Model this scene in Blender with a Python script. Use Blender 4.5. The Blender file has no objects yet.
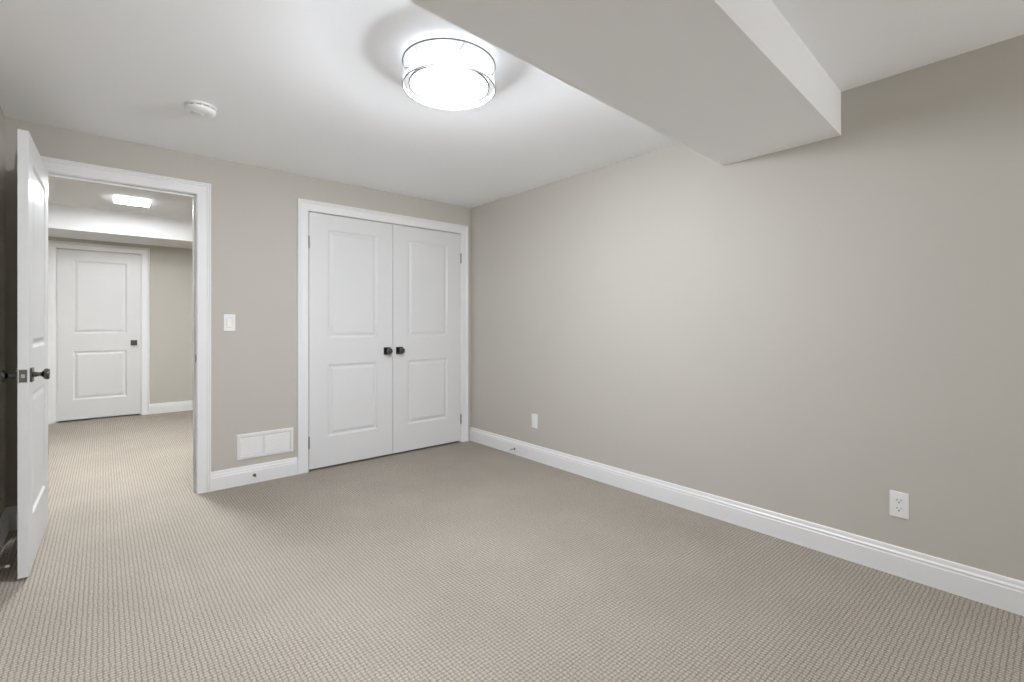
import bpy, bmesh, math, random
from mathutils import Matrix, Vector

C = bpy.context.scene.collection
SC = bpy.context.scene
PI = math.pi

# ------------------------------------------------------------------ camera, sky, exposure
CAM_H = 1.158
YAW = 40.73
cd = bpy.data.cameras.new('camera')
cd.sensor_width = 36.0
cd.lens = 475.0 / 1024.0 * 36.0
cd.shift_y = -17.0 / 1024.0
cd.clip_start = 0.02
cam = bpy.data.objects.new('camera', cd)
cam.location = (0, 0, CAM_H)
cam.rotation_euler = (math.radians(90), 0, math.radians(-YAW))
C.objects.link(cam)
SC.camera = cam

w = bpy.data.worlds.new('daylight')
SC.world = w
w.use_nodes = True
bg = w.node_tree.nodes['Background']
bg.inputs['Color'].default_value = (0.99, 0.98, 0.965, 1)
bg.inputs['Strength'].default_value = 11.0

# unseen window added behind the camera to let daylight in: a portal guides the sky's light through it
WIN = (1.75, 2.65, 0.95, 2.0)          # x0, x1, z0, z1
REAR = -2.2
pl = bpy.data.lights.new('added_window_portal', 'AREA')
pl.shape = 'RECTANGLE'
pl.size = WIN[1] - WIN[0]
pl.size_y = WIN[3] - WIN[2]
pl.cycles.is_portal = True
po = bpy.data.objects.new('added_window_portal', pl)
po.location = ((WIN[0] + WIN[1]) / 2, REAR - 0.13, (WIN[2] + WIN[3]) / 2)
po.rotation_euler = (math.radians(90), 0, 0)
C.objects.link(po)

LAMP = 88.0       # radiance of the drum lamp's lower lens
LAMP_SIDE = 2.1    # radiance of its opal side
LAMP_FILL = 54.0    # watts of the point light added below the lens, shining sideways and down
HALL_LAMP = 66.0   # radiance of the square hall light's lens; the added one is stronger

vs = SC.view_settings
vs.view_transform = 'Standard'
vs.look = 'None'
vs.gamma = 1.0
vs.exposure = 0.18
vs.use_curve_mapping = False
try:
    SC.cycles.max_bounces = 14
    SC.cycles.diffuse_bounces = 10
    SC.cycles.transparent_max_bounces = 16
    SC.cycles.caustics_reflective = False
    SC.cycles.caustics_refractive = False
    SC.cycles.sample_clamp_indirect = 6.0
except Exception:
    pass

# ------------------------------------------------------------------ measures (metres; x right, y deep, z up)
XL, XR = -0.413, 2.78          # left and right wall
YB = 3.86                      # wall with the doors
WT = 0.12                      # its thickness
HC = 2.312                     # room ceiling
HH = 2.43                      # hall ceiling
YH = 7.66                      # far wall of the hall
D0, D1, DZ = -0.280, 0.482, 2.0425      # room doorway
K0, K1 = 1.219, 2.658                  # closet doorway
HX0, HX1 = -1.6, XR                    # hall


# ------------------------------------------------------------------ materials
def new_mat(name):
    m = bpy.data.materials.new(name)
    m.use_nodes = True
    nt = m.node_tree
    return m, nt, nt.nodes['Principled BSDF']


def paint(name, col, rough, bump=0.0, scale=400.0, var=0.0):
    m, nt, b = new_mat(name)
    b.inputs['Roughness'].default_value = rough
    tc = nt.nodes.new('ShaderNodeTexCoord')
    n = nt.nodes.new('ShaderNodeTexNoise')
    n.inputs['Scale'].default_value = 3.0
    n.inputs['Detail'].default_value = 4.0
    nt.links.new(tc.outputs['Object'], n.inputs['Vector'])
    mix = nt.nodes.new('ShaderNodeMix')
    mix.data_type = 'RGBA'
    mix.inputs[6].default_value = (*[c * (1 - var) for c in col], 1)
    mix.inputs[7].default_value = (*[min(1, c * (1 + var)) for c in col], 1)
    nt.links.new(n.outputs['Fac'], mix.inputs[0])
    nt.links.new(mix.outputs[2], b.inputs['Base Color'])
    if bump:
        n2 = nt.nodes.new('ShaderNodeTexNoise')
        n2.inputs['Scale'].default_value = scale
        n2.inputs['Detail'].default_value = 2.0
        nt.links.new(tc.outputs['Object'], n2.inputs['Vector'])
        bp = nt.nodes.new('ShaderNodeBump')
        bp.inputs['Strength'].default_value = bump
        bp.inputs['Distance'].default_value = 0.001
        nt.links.new(n2.outputs['Fac'], bp.inputs['Height'])
        nt.links.new(bp.outputs['Normal'], b.inputs['Normal'])
    return m


def metal(name, col, rough):
    m, nt, b = new_mat(name)
    b.inputs['Metallic'].default_value = 1.0
    b.inputs['Base Color'].default_value = (*col, 1)
    tc = nt.nodes.new('ShaderNodeTexCoord')
    n = nt.nodes.new('ShaderNodeTexNoise')
    n.inputs['Scale'].default_value = 120.0
    nt.links.new(tc.outputs['Object'], n.inputs['Vector'])
    mr = nt.nodes.new('ShaderNodeMapRange')
    mr.inputs[3].default_value = rough - 0.05
    mr.inputs[4].default_value = rough + 0.05
    nt.links.new(n.outputs['Fac'], mr.inputs[0])
    nt.links.new(mr.outputs[0], b.inputs['Roughness'])
    return m


def glow(name, col, strength):
    m, nt, b = new_mat(name)
    b.inputs['Base Color'].default_value = (0.9, 0.9, 0.88, 1)
    b.inputs['Roughness'].default_value = 0.4
    b.inputs['Emission Color'].default_value = (*col, 1)
    b.inputs['Emission Strength'].default_value = strength
    return m


def carpet_material():
    m, nt, b = new_mat('loop_carpet')
    N, L = nt.nodes.new, nt.links.new

    def math_node(op, a, bb=None, clamp=False):
        n = N('ShaderNodeMath')
        n.operation = op
        n.use_clamp = clamp
        for i, v in enumerate((a, bb)):
            if v is None:
                continue
            if isinstance(v, (int, float)):
                n.inputs[i].default_value = v
            else:
                L(v, n.inputs[i])
        return n.outputs[0]
    tc = N('ShaderNodeTexCoord')
    wob = N('ShaderNodeTexNoise')
    wob.inputs['Scale'].default_value = 38.0
    wob.inputs['Detail'].default_value = 2.0
    L(tc.outputs['Object'], wob.inputs['Vector'])
    va = N('ShaderNodeVectorMath')
    va.operation = 'SCALE'
    va.inputs['Scale'].default_value = 0.012
    sub = N('ShaderNodeVectorMath')
    sub.operation = 'SUBTRACT'
    sub.inputs[1].default_value = (0.5, 0.5, 0.5)
    L(wob.outputs['Color'], sub.inputs[0])
    L(sub.outputs[0], va.inputs[0])
    add = N('ShaderNodeVectorMath')
    add.operation = 'ADD'
    L(tc.outputs['Object'], add.inputs[0])
    L(va.outputs[0], add.inputs[1])
    sep = N('ShaderNodeSeparateXYZ')
    L(add.outputs[0], sep.inputs[0])
    P = 0.0158
    sx = math_node('ABSOLUTE', math_node('SINE', math_node('MULTIPLY', sep.outputs[0], PI / P)))
    sy = math_node('ABSOLUTE', math_node('SINE', math_node('MULTIPLY', sep.outputs[1], PI / P)))
    hx = math_node('POWER', sx, 0.55)
    hy = math_node('POWER', sy, 0.55)
    h = math_node('MULTIPLY', hx, hy)
    yarn = N('ShaderNodeTexNoise')
    yarn.inputs['Scale'].default_value = 170.0
    yarn.inputs['Detail'].default_value = 3.0
    L(tc.outputs['Object'], yarn.inputs['Vector'])
    hh = math_node('ADD', h, math_node('MULTIPLY', yarn.outputs['Fac'], 0.8))
    bp = N('ShaderNodeBump')
    bp.inputs['Strength'].default_value = 0.7
    bp.inputs['Distance'].default_value = 0.005
    L(hh, bp.inputs['Height'])
    L(bp.outputs['Normal'], b.inputs['Normal'])
    # yarn colour: the loops are a pale taupe, shade in the dips between them is painted browner
    ramp = N('ShaderNodeValToRGB')
    ramp.color_ramp.elements[0].position = 0.05
    ramp.color_ramp.elements[0].color = (0.235, 0.202, 0.166, 1)
    ramp.color_ramp.elements[1].position = 0.75
    ramp.color_ramp.elements[1].color = (0.450, 0.408, 0.357, 1)
    L(h, ramp.inputs[0])
    fl = N('ShaderNodeMix')
    fl.data_type = 'RGBA'
    fl.blend_type = 'MULTIPLY'
    fl.inputs[0].default_value = 1.0
    L(ramp.outputs[0], fl.inputs[6])
    mr = N('ShaderNodeMapRange')
    mr.inputs[1].default_value = 0.25
    mr.inputs[2].default_value = 0.75
    mr.inputs[3].default_value = 0.62
    mr.inputs[4].default_value = 1.26
    L(yarn.outputs['Fac'], mr.inputs[0])
    pile = N('ShaderNodeTexNoise')
    pile.inputs['Scale'].default_value = 2.2
    pile.inputs['Detail'].default_value = 3.0
    L(tc.outputs['Object'], pile.inputs['Vector'])
    mr2 = N('ShaderNodeMapRange')
    mr2.inputs[1].default_value = 0.3
    mr2.inputs[2].default_value = 0.7
    mr2.inputs[3].default_value = 0.95
    mr2.inputs[4].default_value = 1.05
    L(pile.outputs['Fac'], mr2.inputs[0])
    k = math_node('MULTIPLY', mr.outputs[0], mr2.outputs[0])
    comb = N('ShaderNodeCombineXYZ')
    for i in range(3):
        L(k, comb.inputs[i])
    L(comb.outputs[0], fl.inputs[7])
    L(fl.outputs[2], b.inputs['Base Color'])
    b.inputs['Roughness'].default_value = 0.95
    b.inputs['Specular IOR Level'].default_value = 0.15
    return m


def sheer_material():
    m = bpy.data.materials.new('sheer_white_fabric')
    m.use_nodes = True
    nt = m.node_tree
    nt.nodes.clear()
    N, L = nt.nodes.new, nt.links.new
    out = N('ShaderNodeOutputMaterial')
    tr = N('ShaderNodeBsdfTransparent')
    df = N('ShaderNodeBsdfDiffuse')
    tl = N('ShaderNodeBsdfTranslucent')
    df.inputs['Color'].default_value = (0.88, 0.88, 0.87, 1)
    tl.inputs['Color'].default_value = (0.88, 0.88, 0.87, 1)
    m1 = N('ShaderNodeMixShader')
    m1.inputs[0].default_value = 0.5
    L(df.outputs[0], m1.inputs[1])
    L(tl.outputs[0], m1.inputs[2])
    m2 = N('ShaderNodeMixShader')
    tc = N('ShaderNodeTexCoord')
    wv = N('ShaderNodeTexNoise')
    wv.inputs['Scale'].default_value = 300.0
    L(tc.outputs['Object'], wv.inputs['Vector'])
    mr = N('ShaderNodeMapRange')
    mr.inputs[3].default_value = 0.16
    mr.inputs[4].default_value = 0.26
    L(wv.outputs['Fac'], mr.inputs[0])
    L(mr.outputs[0], m2.inputs[0])
    L(tr.outputs[0], m2.inputs[1])
    L(m1.outputs[0], m2.inputs[2])
    L(m2.outputs[0], out.inputs[0])
    return m


M_WALL = paint('greige_wall_paint', (0.525, 0.502, 0.455), 0.75, 0.15, 500, 0.012)
M_CEIL = paint('white_ceiling_paint', (0.925, 0.935, 0.955), 0.85, 0.1, 300, 0.008)
M_TRIM = paint('white_trim_enamel', (0.83, 0.832, 0.838), 0.38, 0.05, 60, 0.01)
M_DOOR = paint('white_door_enamel', (0.735, 0.737, 0.742), 0.33, 0.06, 90, 0.01)
M_PLAST = paint('white_plastic', (0.84, 0.84, 0.83), 0.35, 0.0, 60, 0.005)
M_VENT = paint('white_enamelled_steel', (0.80, 0.79, 0.78), 0.42, 0.0, 60, 0.01)
M_DARK = paint('black_slot', (0.02, 0.02, 0.02), 0.7)
M_GREY = paint('grey_plastic', (0.30, 0.30, 0.29), 0.5)
M_NICK = metal('dark_satin_nickel', (0.13, 0.125, 0.12), 0.24)
M_STEEL = metal('brushed_steel', (0.24, 0.235, 0.225), 0.35)
M_BOLT = metal('polished_latch', (0.65, 0.64, 0.62), 0.25)
M_RING = metal('brushed_nickel_ring', (0.17, 0.167, 0.162), 0.5)
M_CARPET = carpet_material()
M_SHEER = sheer_material()
M_LAMP = glow('lit_lower_lens', (0.93, 0.975, 1.06), LAMP)
M_SIDE = glow('lit_opal_side', (0.93, 0.975, 1.06), LAMP_SIDE)
M_HALL = glow('lit_square_diffuser', (0.96, 0.985, 1.01), HALL_LAMP)
M_HALL_SIDE = glow('lit_square_edge', (0.96, 0.985, 1.01), 3.0)
M_HALL_ADDED = glow('added_square_lens', (0.96, 0.985, 1.01), HALL_LAMP * 4.0)  # for the added second hall light


# ------------------------------------------------------------------ mesh helpers
class MB:
    """collects shapes, then links them as ONE mesh object"""

    def __init__(self):
        self.v, self.f = [], []

    def add(self, verts, faces, M=None):
        o = len(self.v)
        self.v += [tuple(M @ Vector(p)) if M else tuple(p) for p in verts]
        self.f += [tuple(i + o for i in f) for f in faces]

    def box(self, x0, x1, y0, y1, z0, z1, M=None):
        vs_ = [(x0, y0, z0), (x1, y0, z0), (x1, y1, z0), (x0, y1, z0),
               (x0, y0, z1), (x1, y0, z1), (x1, y1, z1), (x0, y1, z1)]
        self.add(vs_, [(0, 3, 2, 1), (4, 5, 6, 7), (0, 1, 5, 4), (1, 2, 6, 5), (2, 3, 7, 6), (3, 0, 4, 7)], M)

    def prism(self, poly, z0, z1, M=None):
        n = len(poly)
        vs_ = [(p[0], p[1], z0) for p in poly] + [(p[0], p[1], z1) for p in poly]
        fs = [tuple(range(n))[::-1], tuple(range(n, 2 * n))]
        fs += [(i, (i + 1) % n, n + (i + 1) % n, n + i) for i in range(n)]
        self.add(vs_, fs, M)

    def lathe(self, prof, n=32, M=None, cap=True):
        """profile of (radius, height) turned about z"""
        vs_, fs = [], []
        for r, z in prof:
            for i in range(n):
                a = 2 * PI * i / n
                vs_.append((r * math.cos(a), r * math.sin(a), z))
        for k in range(len(prof) - 1):
            for i in range(n):
                j = (i + 1) % n
                fs.append((k * n + i, k * n + j, (k + 1) * n + j, (k + 1) * n + i))
        if cap:
            fs.append(tuple(range(n))[::-1])
            fs.append(tuple(range((len(prof) - 1) * n, len(prof) * n)))
        self.add(vs_, fs, M)

    def ring(self, prof, n=48, M=None):
        """closed profile of (radius, height) turned about z: a ring"""
        m = len(prof)
        vs_, fs = [], []
        for r, z in prof:
            for i in range(n):
                a = 2 * PI * i / n
                vs_.append((r * math.cos(a), r * math.sin(a), z))
        for k in range(m):
            q = (k + 1) % m
            for i in range(n):
                j = (i + 1) % n
                fs.append((k * n + i, k * n + j, q * n + j, q * n + i))
        self.add(vs_, fs, M)

    def sweep(self, prof, path, closed=False):
        """path: list of functions (u, v) -> point, one per station; prof: closed list of (u, v)"""
        n = len(prof)
        vs_ = [fn(u, v) for fn in path for u, v in prof]
        fs = []
        for k in range(len(path) - 1):
            for i in range(n):
                j = (i + 1) % n
                fs.append((k * n + i, k * n + j, (k + 1) * n + j, (k + 1) * n + i))
        fs.append(tuple(range(n))[::-1])
        fs.append(tuple(range((len(path) - 1) * n, len(path) * n)))
        self.add(vs_, fs)

    def build(self, name, mat, parent=None, bevel=0.0, smooth=False, seg=2):
        me = bpy.data.meshes.new(name)
        me.from_pydata(self.v, [], self.f)
        bm = bmesh.new()
        bm.from_mesh(me)
        bmesh.ops.recalc_face_normals(bm, faces=bm.faces)
        bm.to_mesh(me)
        bm.free()
        me.materials.append(mat)
        if smooth:
            me.shade_smooth()
            me.set_sharp_from_angle(angle=math.radians(38))
        o = bpy.data.objects.new(name, me)
        C.objects.link(o)
        if parent:
            o.parent = parent
        if bevel:
            bv = o.modifiers.new('bevel', 'BEVEL')
            bv.width = bevel
            bv.segments = seg
            bv.limit_method = 'ANGLE'
            bv.angle_limit = math.radians(40)
        return o


def tag(o, label, cat, group=None, kind=None):
    o['label'] = label
    o['category'] = cat
    if group:
        o['group'] = group
    if kind:
        o['kind'] = kind
    return o


def struct(o, label, cat):
    return tag(o, label, cat, kind='structure')


def empty(name, loc, rz=0.0):
    o = bpy.data.objects.new(name, None)
    o.empty_display_size = 0.05
    o.location = loc
    o.rotation_euler = (0, 0, rz)
    C.objects.link(o)
    return o


def copy_tree(o, parent=None):
    c = o.copy()
    C.objects.link(c)
    c.parent = parent
    for ch in list(o.children):
        copy_tree(ch, c)
    return c


# ------------------------------------------------------------------ room shell
b = MB()
b.box(HX0 - 0.1, XR + 0.1, REAR - 0.12, YH + 0.2, -0.12, 0.0)
struct(b.build('floor', M_CARPET), 'taupe looped carpet running from the room through the doorway', 'floor')

b = MB()
b.box(XL - 0.1, XR + 0.1, REAR - 0.12, YB + 0.001, HC, HC + 0.1)
struct(b.build('ceiling', M_CEIL), 'white flat ceiling over the room with the drum lamp', 'ceiling')

b = MB()   # skewed two degrees, as in the photograph
b.prism([(XL, 0.586), (XR, 0.722), (XR, 1.312), (XL, 1.202)], 2.095, HC + 0.02)
beam = b.build('ceiling_beam', M_CEIL)
struct(beam, 'white boxed-in drop beam crossing the ceiling to the right wall', 'beam')

b = MB()
top = HH + 0.1
b.box(HX0, D0 - 0.02, YB, YB + WT, 0, top)
b.box(D0 - 0.02, D1 + 0.02, YB, YB + WT, DZ + 0.02, top)
b.box(D1 + 0.02, K0 - 0.02, YB, YB + WT, 0, top)
b.box(K0 - 0.02, K1 + 0.02, YB, YB + WT, DZ + 0.02, top)
b.box(K1 + 0.02, XR, YB, YB + WT, 0, top)
struct(b.build('wall_back', M_WALL), 'greige wall holding the open doorway and the closet doors', 'wall')

b = MB()
b.box(XR, XR + 0.1, REAR - 0.12, YH + 0.1, 0, top)
struct(b.build('wall_right', M_WALL), 'long bare greige wall meeting the drop beam', 'wall')

b = MB()
b.box(XL - 0.1, XL, REAR - 0.12, YB, 0, HC)
struct(b.build('wall_left', M_WALL), 'greige wall in the dark behind the open white door', 'wall')

b = MB()
b.box(XL, WIN[0], REAR - 0.12, REAR, 0, HC)
b.box(WIN[1], XR, REAR - 0.12, REAR, 0, HC)
b.box(WIN[0], WIN[1], REAR - 0.12, REAR, 0, WIN[2])
b.box(WIN[0], WIN[1], REAR - 0.12, REAR, WIN[3], HC)
struct(b.build('wall_rear', M_WALL), 'greige wall with an added window opposite the closet', 'wall')

b = MB()  # frame of the added window, placed for the light it lets in
for x0, x1 in ((WIN[0], WIN[0] + 0.05), (WIN[1] - 0.05, WIN[1]), ((WIN[0] + WIN[1]) / 2 - 0.025, (WIN[0] + WIN[1]) / 2 + 0.025)):
    b.box(x0, x1, REAR - 0.09, REAR - 0.04, WIN[2], WIN[3])
for z0, z1 in ((WIN[2], WIN[2] + 0.05), (WIN[3] - 0.05, WIN[3])):
    b.box(WIN[0] + 0.05, WIN[1] - 0.05, REAR - 0.09, REAR - 0.04, z0, z1)
struct(b.build('added_window_1', M_TRIM), 'added unseen white window frame opposite the closet', 'window')

# closet behind the double doors
b = MB()
b.box(1.02, 1.10, YB + WT, 4.66, 0, top)
b.box(1.02, XR, 4.66, 4.74, 0, top)
b.box(1.10, XR, YB + WT, 4.66, HC, HC + 0.05)
struct(b.build('wall_closet', M_WALL), 'greige inside of the closet behind the double doors', 'wall')

# hall beyond the doorway
b = MB()
b.box(HX0 - 0.1, XR, YB + WT, YH + 0.1, HH, HH + 0.1)
struct(b.build('hall_ceiling', M_CEIL), 'white hall ceiling with the small square light', 'ceiling')
HD0, HD1 = -0.410, 0.366
b = MB()
b.box(HX0, HD0 - 0.02, YH, YH + 0.1, 0, HH)
b.box(HD1 + 0.02, XR, YH, YH + 0.1, 0, HH)
b.box(HD0 - 0.02, HD1 + 0.02, YH, YH + 0.1, DZ + 0.02, HH)
b.box(HD0 - 0.02, HD1 + 0.02, YH + 0.101, YH + 0.14, 0, HH)
struct(b.build('hall_wall', M_WALL), 'far greige hall wall around the closed white door', 'wall')
b = MB()
b.box(HX0 - 0.1, HX0, YB, YH + 0.1, 0, HH)
struct(b.build('wall_hall_side', M_WALL), 'greige hall wall beyond the back of the doorway', 'wall')
b = MB()
b.box(HX0, XR, 6.97, YH, 2.171, HH + 0.02)
struct(b.build('hall_beam', M_CEIL), 'white bulkhead hanging over the closed hall door', 'beam')

# ------------------------------------------------------------------ trim
CASING = [(0, 0), (0, 0.011), (0.006, 0.014), (0.016, 0.0145), (0.056, 0.0155), (0.062, 0.0195), (0.068, 0.0165),
          (0.072, 0.021), (0.079, 0.022), (0.082, 0.019), (0.082, 0)]
BASEP = [(0, 0), (0.0155, 0), (0.0155, 0.090), (0.0135, 0.0935), (0.0125, 0.0985), (0.0145, 0.102), (0.0135, 0.106),
         (0.0085, 0.112), (0.0075, 0.122), (0.006, 0.129), (0.004, 0.132), (0, 0.132)]


def casing(b_, x0, x1, z1, y, out=-1):
    """three mitred sides of a door casing on the wall plane y, facing out"""
    pts = [lambda u, v: (x0 - u, y + out * v, 0.0), lambda u, v: (x0 - u, y + out * v, z1 + u),
           lambda u, v: (x1 + u, y + out * v, z1 + u), lambda u, v: (x1 + u, y + out * v, 0.0)]
    b_.sweep(CASING, pts)


def jamb(b_, x0, x1, z1, y0, y1, stop=None):
    b_.box(x0 - 0.02, x0, y0, y1, 0, z1)
    b_.box(x1, x1 + 0.02, y0, y1, 0, z1)
    b_.box(x0 - 0.02, x1 + 0.02, y0, y1, z1, z1 + 0.02)
    if stop:
        s0, s1 = stop
        b_.box(x0, x0 + 0.011, s0, s1, 0, z1)
        b_.box(x1 - 0.011, x1, s0, s1, 0, z1)
        b_.box(x0 + 0.011, x1 - 0.011, s0, s1, z1 - 0.011, z1)


b = MB()
casing(b, D0 - 0.002, D1 + 0.002, DZ + 0.001, YB)
jamb(b, D0, D1, DZ, YB - 0.001, YB + WT + 0.001, (YB + 0.042, YB + 0.078))
casing(b, D0 - 0.002, D1 + 0.002, DZ + 0.001, YB + WT, 1)
t1 = struct(b.build('trim_1', M_TRIM), 'white casing framing the open doorway to the hall', 'door casing')

b = MB()
casing(b, K0 - 0.002, K1 - 0.002, DZ + 0.001, YB)
jamb(b, K0, K1, DZ, YB - 0.001, YB + WT, (YB + 0.05, YB + 0.08))
struct(b.build('trim_2', M_TRIM), 'white casing framing the closed pair of closet doors', 'door casing')

b = MB()
casing(b, HD0 - 0.004, HD1 + 0.004, DZ + 0.001, YH)
jamb(b, HD0, HD1, DZ, YH - 0.001, YH + 0.1, (YH + 0.05, YH + 0.09))
struct(b.build('trim_3', M_TRIM), 'white casing around the closed door across the hall', 'door casing')


def base_along_x(b_, x0, x1, y, out=-1):
    b_.sweep(BASEP, [lambda u, v: (x0, y + out * u, v), lambda u, v: (x1, y + out * u, v)])


def base_along_y(b_, y0, y1, x, out=-1):
    b_.sweep(BASEP, [lambda u, v: (x + out * u, y0, v), lambda u, v: (x + out * u, y1, v)])


CW = 0.082
b = MB()
base_along_x(b, D1 + 0.002 + CW, K0 - 0.002 - CW, YB)
struct(b.build('baseboard_back', M_TRIM), 'short white baseboard between doorway casing and closet casing', 'baseboard')
b = MB()
base_along_x(b, XL, D0 - 0.002 - CW, YB)
struct(b.build('baseboard_back_corner', M_TRIM), 'white baseboard stub behind the open door', 'baseboard')
b = MB()
base_along_y(b, REAR, YB - 0.001, XR)
struct(b.build('baseboard_right', M_TRIM), 'long white moulded baseboard along the bare wall', 'baseboard')
b = MB()
base_along_y(b, REAR, YB - 0.001, XL, 1)
struct(b.build('baseboard_left', M_TRIM), 'white baseboard on the wall behind the open door', 'baseboard')
b = MB()
base_along_x(b, HD1 + 0.004 + CW, XR, YH)
struct(b.build('baseboard_hall', M_TRIM), 'white baseboard beside the closed hall door', 'baseboard')


# ------------------------------------------------------------------ doors
PANEL = [(0.0, 0.0), (0.004, -0.0025), (0.010, -0.0075), (0.017, -0.0095), (0.022, -0.0095), (0.030, -0.0065), (0.042, -0.0022), (0.047, -0.0018)]


def leaf_mesh(W, T, z0, z1, px0, px1, rows):
    """a moulded two-panel door: x across 0..W, y through 0..T, panels pressed in on both faces"""
    b_ = MB()
    for face, sgn in ((0.0, 1), (T, -1)):
        def P(x, d, z):
            return (x, face - sgn * d, z)

        def quad(xa, xb, za, zb):
            b_.add([P(xa, 0, za), P(xb, 0, za), P(xb, 0, zb), P(xa, 0, zb)], [(0, 1, 2, 3)])
        zs = [z0] + [z for r in rows for z in r] + [z1]
        for k in range(len(zs) - 1):
            quad(0, px0, zs[k], zs[k + 1])
            quad(px1, W, zs[k], zs[k + 1])
        for k in range(0, len(zs), 2):
            quad(px0, px1, zs[k], zs[k + 1])
        for za, zb in rows:
            vs_, fs = [], []
            for ins, d in PANEL:
                vs_ += [P(px0 + ins, d, za + ins), P(px1 - ins, d, za + ins), P(px1 - ins, d, zb - ins), P(px0 + ins, d, zb - ins)]
            for q in range(len(PANEL) - 1):
                for i in range(4):
                    j = (i + 1) % 4
                    fs.append((q * 4 + i, q * 4 + j, q * 4 + 4 + j, q * 4 + 4 + i))
            e = (len(PANEL) - 1) * 4
            fs.append((e, e + 1, e + 2, e + 3))
            b_.add(vs_, fs)
    # the four edges
    b_.add([(0, 0, z0), (0, T, z0), (0, T, z1), (0, 0, z1)], [(0, 1, 2, 3)])
    b_.add([(W, 0, z0), (W, T, z0), (W, T, z1), (W, 0, z1)], [(0, 1, 2, 3)])
    b_.add([(0, 0, z0), (W, 0, z0), (W, T, z0), (0, T, z0)], [(0, 1, 2, 3)])
    b_.add([(0, 0, z1), (W, 0, z1), (W, T, z1), (0, T, z1)], [(0, 1, 2, 3)])
    # weld so that normals turn consistently
    return b_


def weld(o, dist=1e-5):
    bm = bmesh.new()
    bm.from_mesh(o.data)
    bmesh.ops.remove_doubles(bm, verts=bm.verts, dist=dist)
    bmesh.ops.recalc_face_normals(bm, faces=bm.faces)
    bm.to_mesh(o.data)
    bm.free()
    return o


def rounded_square(s, r, n=5):
    pts = []
    for cx, cy, a0 in ((s - r, s - r, 0), (-s + r, s - r, 90), (-s + r, -s + r, 180), (s - r, -s + r, 270)):
        for i in range(n + 1):
            a = math.radians(a0 + 90 * i / n)
            pts.append((cx + r * math.cos(a), cy + r * math.sin(a)))
    return pts


KNOB = [(0.012, 0.0), (0.0115, 0.010), (0.0095, 0.020), (0.0092, 0.026), (0.0115, 0.034), (0.018, 0.0405), (0.0235, 0.0445),
        (0.0255, 0.049), (0.0258, 0.060), (0.0245, 0.0635), (0.0205, 0.0655), (0.012, 0.0662)]


def add_knob(parent, loc, direction):
    """square rose with a flared round knob; direction is the outward normal in the parent's frame"""
    q = Vector(direction).to_track_quat('Z', 'Y').to_matrix().to_4x4()
    M = Matrix.Translation(loc) @ q
    r = MB()
    r.prism(rounded_square(0.0325, 0.004), 0.0, 0.0085, M)
    ro = r.build('rose', M_NICK, parent, bevel=0.0015)
    k = MB()
    M2 = M @ Matrix.Translation((0, 0, 0.0085))
    k.lathe([(r_, z_ * 0.83) for r_, z_ in KNOB], 32, M2)
    k.build('knob', M_NICK, ro, smooth=True)
    return ro


def add_hinge(parent, x, y, z, h=0.089):
    """knuckled barrel with ball tips"""
    b_ = MB()
    n = 5
    for i in range(n):
        s = h / n
        b_.lathe([(0.0058, 0), (0.0064, 0.0008), (0.0064, s - 0.0016), (0.0058, s - 0.0008)], 14, Matrix.Translation((x, y, z - h / 2 + i * s)))
    b_.lathe([(0.002, 0), (0.0048, 0.002), (0.0048, 0.005), (0.002, 0.007)], 14, Matrix.Translation((x, y, z + h / 2)))
    b_.lathe([(0.002, 0), (0.0048, 0.002), (0.0048, 0.005), (0.002, 0.007)], 14, Matrix.Translation((x, y, z - h / 2 - 0.007)))
    return b_.build('hinge', M_STEEL, parent, smooth=True)


ROWS = [(0.255, 0.832), (1.045, 1.915)]
TH = 0.035

# the open room door, a little past square
DW = 0.765
door = empty('door_1', (-0.2745, 3.8255, 0), math.radians(-91.2))
lf = weld(leaf_mesh(DW, TH, 0.014, 2.033, 0.135, DW - 0.135, ROWS).build('leaf', M_DOOR, door))
ro = add_knob(door, (DW - 0.068, TH, 0.923), (0, 1, 0))
ro2 = add_knob(door, (DW - 0.068, 0.0, 0.923), (0, -1, 0))
b = MB()
b.box(DW - 0.0005, DW + 0.0018, 0.0045, 0.0305, 0.923 - 0.029, 0.923 + 0.029)
lp = b.build('latch_plate', M_STEEL, door, bevel=0.0006)
b = MB()
b.prism([(0, -0.006), (0.010, -0.006), (0.004, 0.006), (0, 0.006)], -0.008, 0.008,
        Matrix.Translation((DW + 0.001, 0.0175, 0.923)))
b.build('latch_bolt', M_BOLT, lp, bevel=0.0008)
for z in (1.83, 1.02, 0.23):
    add_hinge(door, -0.004, -0.004, z)
struct(door, 'white two-panel door standing open, seen almost edge-on', 'door')

# the pair of closet doors
KM = 1.9345
gap = 0.0022


def closet_leaf(name, x0, x1, hinge_x, knob_x, px0, px1, label):
    e = empty(name, (x0, YB - 0.004, 0))
    W = x1 - x0
    weld(leaf_mesh(W, TH, 0.017, DZ - 0.006, px0 - x0, px1 - x0, ROWS).build('leaf', M_DOOR, e))
    add_knob(e, (knob_x - x0, 0, 0.923), (0, -1, 0))
    for z in (1.80, 0.228):
        add_hinge(e, hinge_x - x0, -0.0045, z)
    struct(e, label, 'door')
    return e


closet_leaf('door_2', K0 + 0.004, KM - gap, K0 + 0.001, KM - 0.055, 1.368, 1.792,
            'white two-panel closet door hinged beside the floor vent')
closet_leaf('door_3', KM + gap, K1 - 0.004, K1 - 0.001, KM + 0.062, 2.080, 2.505,
            'white two-panel closet door hinged beside the bare wall corner')

# the closed door across the hall
W4 = HD1 - HD0 - 0.008
e = empty('door_4', (HD0 + 0.004, YH + 0.006, 0))
weld(leaf_mesh(W4, TH, 0.022, DZ - 0.006, 0.135, W4 - 0.135, ROWS).build('leaf', M_DOOR, e))
add_knob(e, (0.292 - HD0, 0, 0.923), (0, -1, 0))
struct(e, 'closed white two-panel door on the far side of the hall', 'door')

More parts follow.
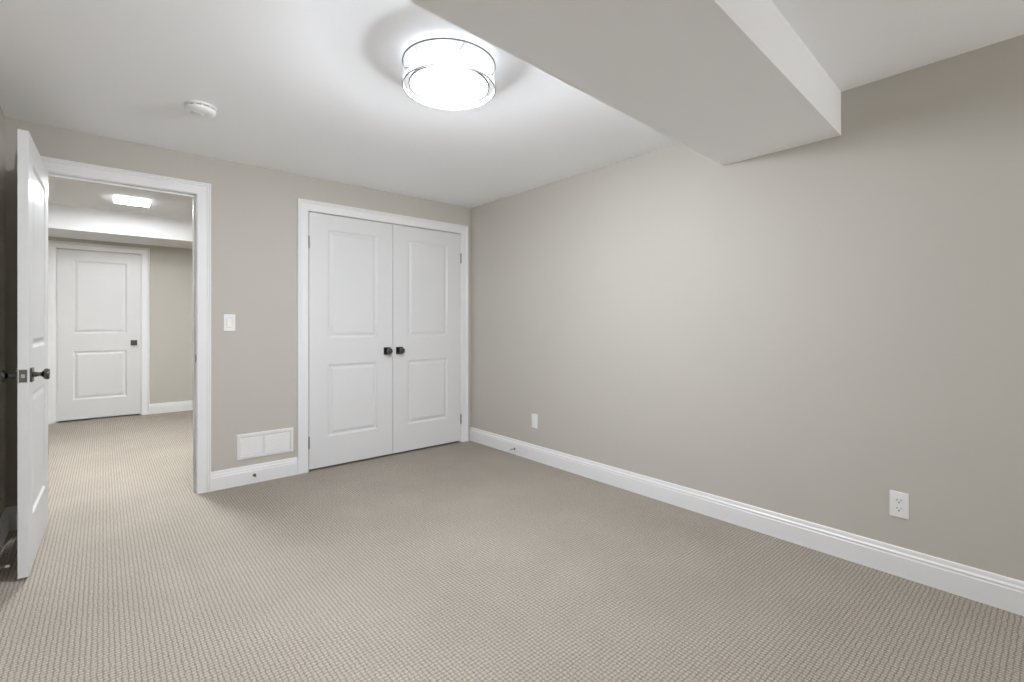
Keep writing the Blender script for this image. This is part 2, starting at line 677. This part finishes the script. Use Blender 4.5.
# strike plate let into the doorway's jamb
b = MB()
b.box(D1 - 0.0015, D1 + 0.001, YB + 0.004, YB + 0.034, 0.923 - 0.029, 0.923 + 0.029)
b.box(D1 - 0.0022, D1 + 0.001, YB - 0.003, YB + 0.006, 0.923 - 0.016, 0.923 + 0.016)
b.build('strike_plate', M_STEEL, t1, bevel=0.0004)

# ------------------------------------------------------------------ drum ceiling lamp
LX, LY = 1.143, 1.745
lamp = empty('ceiling_lamp', (LX, LY, HC))
b = MB()
b.lathe([(0.130, 0.0), (0.130, -0.046), (0.126, -0.048)], 48)
b.build('ceiling_pan', M_PLAST, lamp, smooth=True)
b = MB()
b.lathe([(0.160, -0.0485), (0.168, -0.051), (0.171, -0.058), (0.171, -0.117)], 64)
df = b.build('diffuser', M_SIDE, lamp, smooth=True)
b = MB()
b.lathe([(0.1655, -0.1172), (0.1655, -0.1195), (0.163, -0.121)], 64)
b.build('lower_lens', M_LAMP, df, smooth=True)
b = MB()
b.ring([(0.1715, -0.113), (0.1740, -0.114), (0.1740, -0.1225), (0.1715, -0.1235), (0.1660, -0.1225), (0.1660, -0.1175), (0.1715, -0.1172)], 64)
b.build('diffuser_rim', M_RING, df, smooth=True)
b = MB()
b.ring([(0.1985, -0.032), (0.1975, -0.032), (0.1975, -0.128), (0.1985, -0.128)], 64)
sh = b.build('lamp_shade', M_SHEER, lamp, smooth=True)
for z in (-0.0300, -0.1305):
    b = MB()
    b.ring([(0.2008, z - 0.0026), (0.2016, z), (0.2008, z + 0.0026), (0.1962, z + 0.0026), (0.1954, z), (0.1962, z - 0.0026)], 64)
    b.build('shade_ring', M_RING, lamp, smooth=True)
for k in range(3):
    a = math.radians(15 + 120 * k)
    b = MB()
    b.box(0.120, 0.1965, -0.003, 0.003, -0.0315, -0.0285, Matrix.Rotation(a, 4, 'Z'))
    b.build('shade_arm', M_RING, lamp, bevel=0.0005)
for k in range(3):
    a = math.radians(75 + 120 * k)
    b = MB()
    b.box(0.1955, 0.1975, -0.002, 0.002, -0.129, -0.031, Matrix.Rotation(a, 4, 'Z'))
    b.build('shade_rod', M_PLAST, lamp)
bl = bpy.data.lights.new('lamp_fill', 'POINT')  # added under the lens to brighten the walls; the fixture has no bulb there
bl.energy = LAMP_FILL
bl.color = (0.90, 0.94, 1.0)
bl.shadow_soft_size = 0.075
bo = bpy.data.objects.new('lamp_fill', bl)
bo.location = (0, 0, -0.164)
bo.parent = lamp
C.objects.link(bo)
tag(lamp, 'lit round drum ceiling lamp with sheer white shade beside the drop beam', 'ceiling lamp')

# ------------------------------------------------------------------ smoke detector
sd = empty('smoke_detector', (0.3925, 2.985, HC))
b = MB()
b.lathe([(0.071, 0.0), (0.0735, -0.002), (0.0735, -0.009), (0.071, -0.011)], 48)
b.build('mounting_base', M_PLAST, sd, smooth=True)
b = MB()
b.lathe([(0.063, -0.010), (0.063, -0.018)], 48)
b.build('sensing_slot', M_GREY, sd, smooth=True)
b = MB()
b.lathe([(0.068, -0.0165), (0.0705, -0.019), (0.0700, -0.027), (0.063, -0.036), (0.050, -0.0415), (0.030, -0.043), (0.010, -0.0432)], 48)
for k in range(12):
    a = 2 * PI * k / 12
    b.box(0.060, 0.0685, -0.0045, 0.0045, -0.018, -0.010, Matrix.Rotation(a, 4, 'Z'))
bd = b.build('body', M_PLAST, sd, smooth=True)
b = MB()
b.lathe([(0.015, -0.042), (0.015, -0.0455), (0.013, -0.0465)], 24)
b.build('test_button', M_PLAST, sd, smooth=True)
b = MB()
for k in range(5):
    b.box(-0.045 + 0.006 * k, -0.0425 + 0.006 * k, -0.012, 0.012, -0.0432, -0.0405)
b.build('sounder_slot', M_GREY, sd)
tag(sd, 'round white smoke detector on the ceiling near the doorway', 'smoke detector')

# ------------------------------------------------------------------ square hall light
hl = empty('hall_light', (0.228, 6.24, HH))
b = MB()
s = 0.150
b.box(-s + 0.02, s - 0.02, -s + 0.02, s - 0.02, -0.006, 0.0)
b.build('mounting_plate', M_PLAST, hl, bevel=0.002)
b = MB()
b.box(-s + 0.004, s - 0.004, -s + 0.004, s - 0.004, -0.021, -0.0062)
df = b.build('diffuser', M_HALL_SIDE, hl, bevel=0.003)
b = MB()
b.box(-s + 0.008, s - 0.008, -s + 0.008, s - 0.008, -0.0225, -0.0212)
b.build('lower_lens', M_HALL, df)
h2 = copy_tree(hl)  # second light added out of view to brighten the hall floor
h2.location = (0.228, 4.95, HH)
lens2 = [c for d in h2.children for c in d.children][0]
lens2.material_slots[0].link = 'OBJECT'
lens2.material_slots[0].material = M_HALL_ADDED
tag(h2, 'added unseen square ceiling light in the hall just beyond the doorway', 'ceiling light', 'square hall lights')
hl['group'] = 'square hall lights'
tag(hl, 'small square lit ceiling light in the hall before the white bulkhead', 'ceiling light')


# ------------------------------------------------------------------ plates on the walls (front faces -y, x across, z up, origin on the wall)
def plate_root(name, loc, rz):
    e_ = empty(name, loc, rz)
    b_ = MB()
    b_.box(-0.035, 0.035, -0.0055, 0.0, -0.059, 0.059)
    b_.build('cover_plate', M_PLAST, e_, bevel=0.0022, seg=3)
    return e_


sw = plate_root('light_switch', (0.679, YB, 1.168), 0)
b = MB()
b.box(-0.0175, 0.0175, -0.0058, -0.005, -0.0345, 0.0345)
b.build('rocker_gap', M_GREY, sw)
b = MB()   # paddle pressed in at its top
b.add([(-0.0162, -0.0062, 0.0332), (0.0162, -0.0062, 0.0332), (0.0162, -0.0072, 0.0), (-0.0162, -0.0072, 0.0),
       (-0.0162, -0.0112, -0.0332), (0.0162, -0.0112, -0.0332),
       (-0.0162, -0.005, 0.0332), (0.0162, -0.005, 0.0332), (-0.0162, -0.005, -0.0332), (0.0162, -0.005, -0.0332)],
      [(0, 3, 2, 1), (3, 4, 5, 2), (4, 8, 9, 5), (0, 1, 7, 6), (6, 7, 9, 8), (0, 6, 8, 4, 3), (1, 2, 5, 9, 7)])
b.build('rocker', M_PLAST, sw, bevel=0.0006)
for z in (0.048, -0.048):
    b = MB()
    b.lathe([(0.003, 0.0), (0.003, 0.0012), (0.002, 0.0018)], 14, Matrix.Translation((0, -0.005, z)) @ Matrix.Rotation(PI / 2, 4, 'X'))
    b.build('screw', M_PLAST, sw)
tag(sw, 'white rocker light switch between the doorway and the closet', 'light switch')

ou = plate_root('power_outlet', (XR, 0.494, 0.326), -PI / 2)
b = MB()
b.prism([(-0.0167, -0.034), (0.0167, -0.034), (0.0167, 0.034), (-0.0167, 0.034)], 0.0, 0.0075, Matrix.Rotation(PI / 2, 4, 'X'))
face = b.build('receptacle', M_PLAST, ou, bevel=0.0008)
for zc in (0.0185, -0.0185):
    b = MB()
    b.box(-0.0083, -0.0058, -0.0079, -0.007, zc, zc + 0.0085)
    b.build('slot', M_DARK, face)
    b = MB()
    b.box(0.0058, 0.0083, -0.0079, -0.007, zc + 0.001, zc + 0.0078)
    b.build('slot', M_DARK, face)
    b = MB()
    b.lathe([(0.0031, 0.0), (0.0031, 0.0009)], 16, Matrix.Translation((0, -0.007, zc - 0.0075)) @ Matrix.Rotation(PI / 2, 4, 'X'))
    b.build('ground_hole', M_DARK, face)
for z in (0.048, -0.048):
    b = MB()
    b.lathe([(0.003, 0.0), (0.003, 0.0012), (0.002, 0.0018)], 14, Matrix.Translation((0, -0.005, z)) @ Matrix.Rotation(PI / 2, 4, 'X'))
    b.build('screw', M_PLAST, ou)
tag(ou, 'white power outlet with dark slots on the long bare wall', 'outlet')

cp = plate_root('wall_plate', (XR, 2.931, 0.335), -PI / 2)
b = MB()
b.prism([(-0.0167, -0.034), (0.0167, -0.034), (0.0167, 0.034), (-0.0167, 0.034)], 0.0, 0.0070, Matrix.Rotation(PI / 2, 4, 'X'))
b.build('insert', M_PLAST, cp, bevel=0.0008)
tag(cp, 'small plain white wall plate above the baseboard near the closet corner', 'wall plate')

# ------------------------------------------------------------------ return-air grille
VX0, VX1, VZ0, VZ1 = 0.722, 1.107, 0.181, 0.365
vg = empty('vent_grille', ((VX0 + VX1) / 2, YB, VZ0))
hw, vh = (VX1 - VX0) / 2, VZ1 - VZ0
b = MB()
FR = [(0.0, 0.0), (0.0, 0.004), (0.004, 0.010), (0.020, 0.0115), (0.024, 0.009), (0.026, 0.004), (0.026, 0.0)]
cs = [(-hw, 0.0, 1, 1), (-hw, vh, 1, -1), (hw, vh, -1, -1), (hw, 0.0, -1, 1), (-hw, 0.0, 1, 1)]
b.sweep(FR, [(lambda u, v, c=c: (c[0] + c[2] * u, -v, c[1] + c[3] * u)) for c in cs])
b.build('frame', M_VENT, vg)
b = MB()
b.box(-hw + 0.025, hw - 0.025, -0.0025, -0.0005, 0.025, vh - 0.025)
b.build('backing', M_VENT, vg)
DVX = -0.012
b = MB()
b.box(DVX - 0.008, DVX + 0.008, -0.010, -0.0026, 0.0262, vh - 0.0262)
b.build('divider', M_VENT, vg, bevel=0.001)
for xa, xb in ((-hw + 0.0262, DVX - 0.0085), (DVX + 0.0085, hw - 0.0262)):
    b = MB()
    n = 12
    for k in range(n):
        z = 0.030 + (vh - 0.060) * (k + 0.5) / n
        b.add([(xa, -0.0030, z + 0.0048), (xb, -0.0030, z + 0.0048), (xb, -0.0085, z - 0.0042), (xa, -0.0085, z - 0.0042),
               (xa, -0.0027, z + 0.0040), (xb, -0.0027, z + 0.0040), (xb, -0.0080, z - 0.0050), (xa, -0.0080, z - 0.0050)],
              [(0, 3, 2, 1), (4, 5, 6, 7), (0, 1, 5, 4), (3, 7, 6, 2), (0, 4, 7, 3), (1, 2, 6, 5)])
    b.build('louvre_bank', M_VENT, vg)
b = MB()
b.box(DVX - 0.0025, DVX + 0.0025, -0.021, -0.0095, 0.070, 0.094)
b.build('damper_lever', M_VENT, vg, bevel=0.001)
tag(vg, 'white two-bank vent grille low on the wall beside the closet', 'vent')


# ------------------------------------------------------------------ door stops screwed into the baseboards
def make_stop(loc, rz, label):
    e_ = empty('door_stop', loc, rz)        # points along local -y
    R = Matrix.Rotation(PI / 2, 4, 'X')
    b_ = MB()
    b_.lathe([(0.0105, 0.0), (0.0105, 0.003), (0.008, 0.006), (0.005, 0.008)], 20, R)
    b_.build('flange', M_NICK, e_, smooth=True)
    b_ = MB()
    prof = [(0.0036, 0.006)]
    for k in range(14):
        z = 0.008 + k * 0.0039
        prof += [(0.0044, z), (0.0036, z + 0.0019)]
    b_.lathe(prof, 14, R)
    b_.build('spring_rod', M_STEEL, e_, smooth=True)
    b_ = MB()
    b_.lathe([(0.005, 0.061), (0.0068, 0.063), (0.0068, 0.071), (0.005, 0.0745), (0.002, 0.0755)], 18, R)
    b_.build('rubber_tip', M_PLAST, e_, smooth=True)
    tag(e_, label, 'door stop', 'baseboard door stops')
    return e_


ds = make_stop((0.836, YB - 0.0155, 0.058), 0, 'dark spring door stop on the baseboard under the vent grille')
d2 = copy_tree(ds)
d2.location = (XR - 0.0155, 3.174, 0.052)
d2.rotation_euler = (0, 0, -PI / 2)
d2['label'] = 'dark spring door stop on the long baseboard near the closet corner'
d3 = copy_tree(ds)
d3.location = (XL + 0.0155, 3.135, 0.056)
d3.rotation_euler = (0, 0, PI / 2)
d3['label'] = 'white-tipped door stop in the shadow behind the open door'
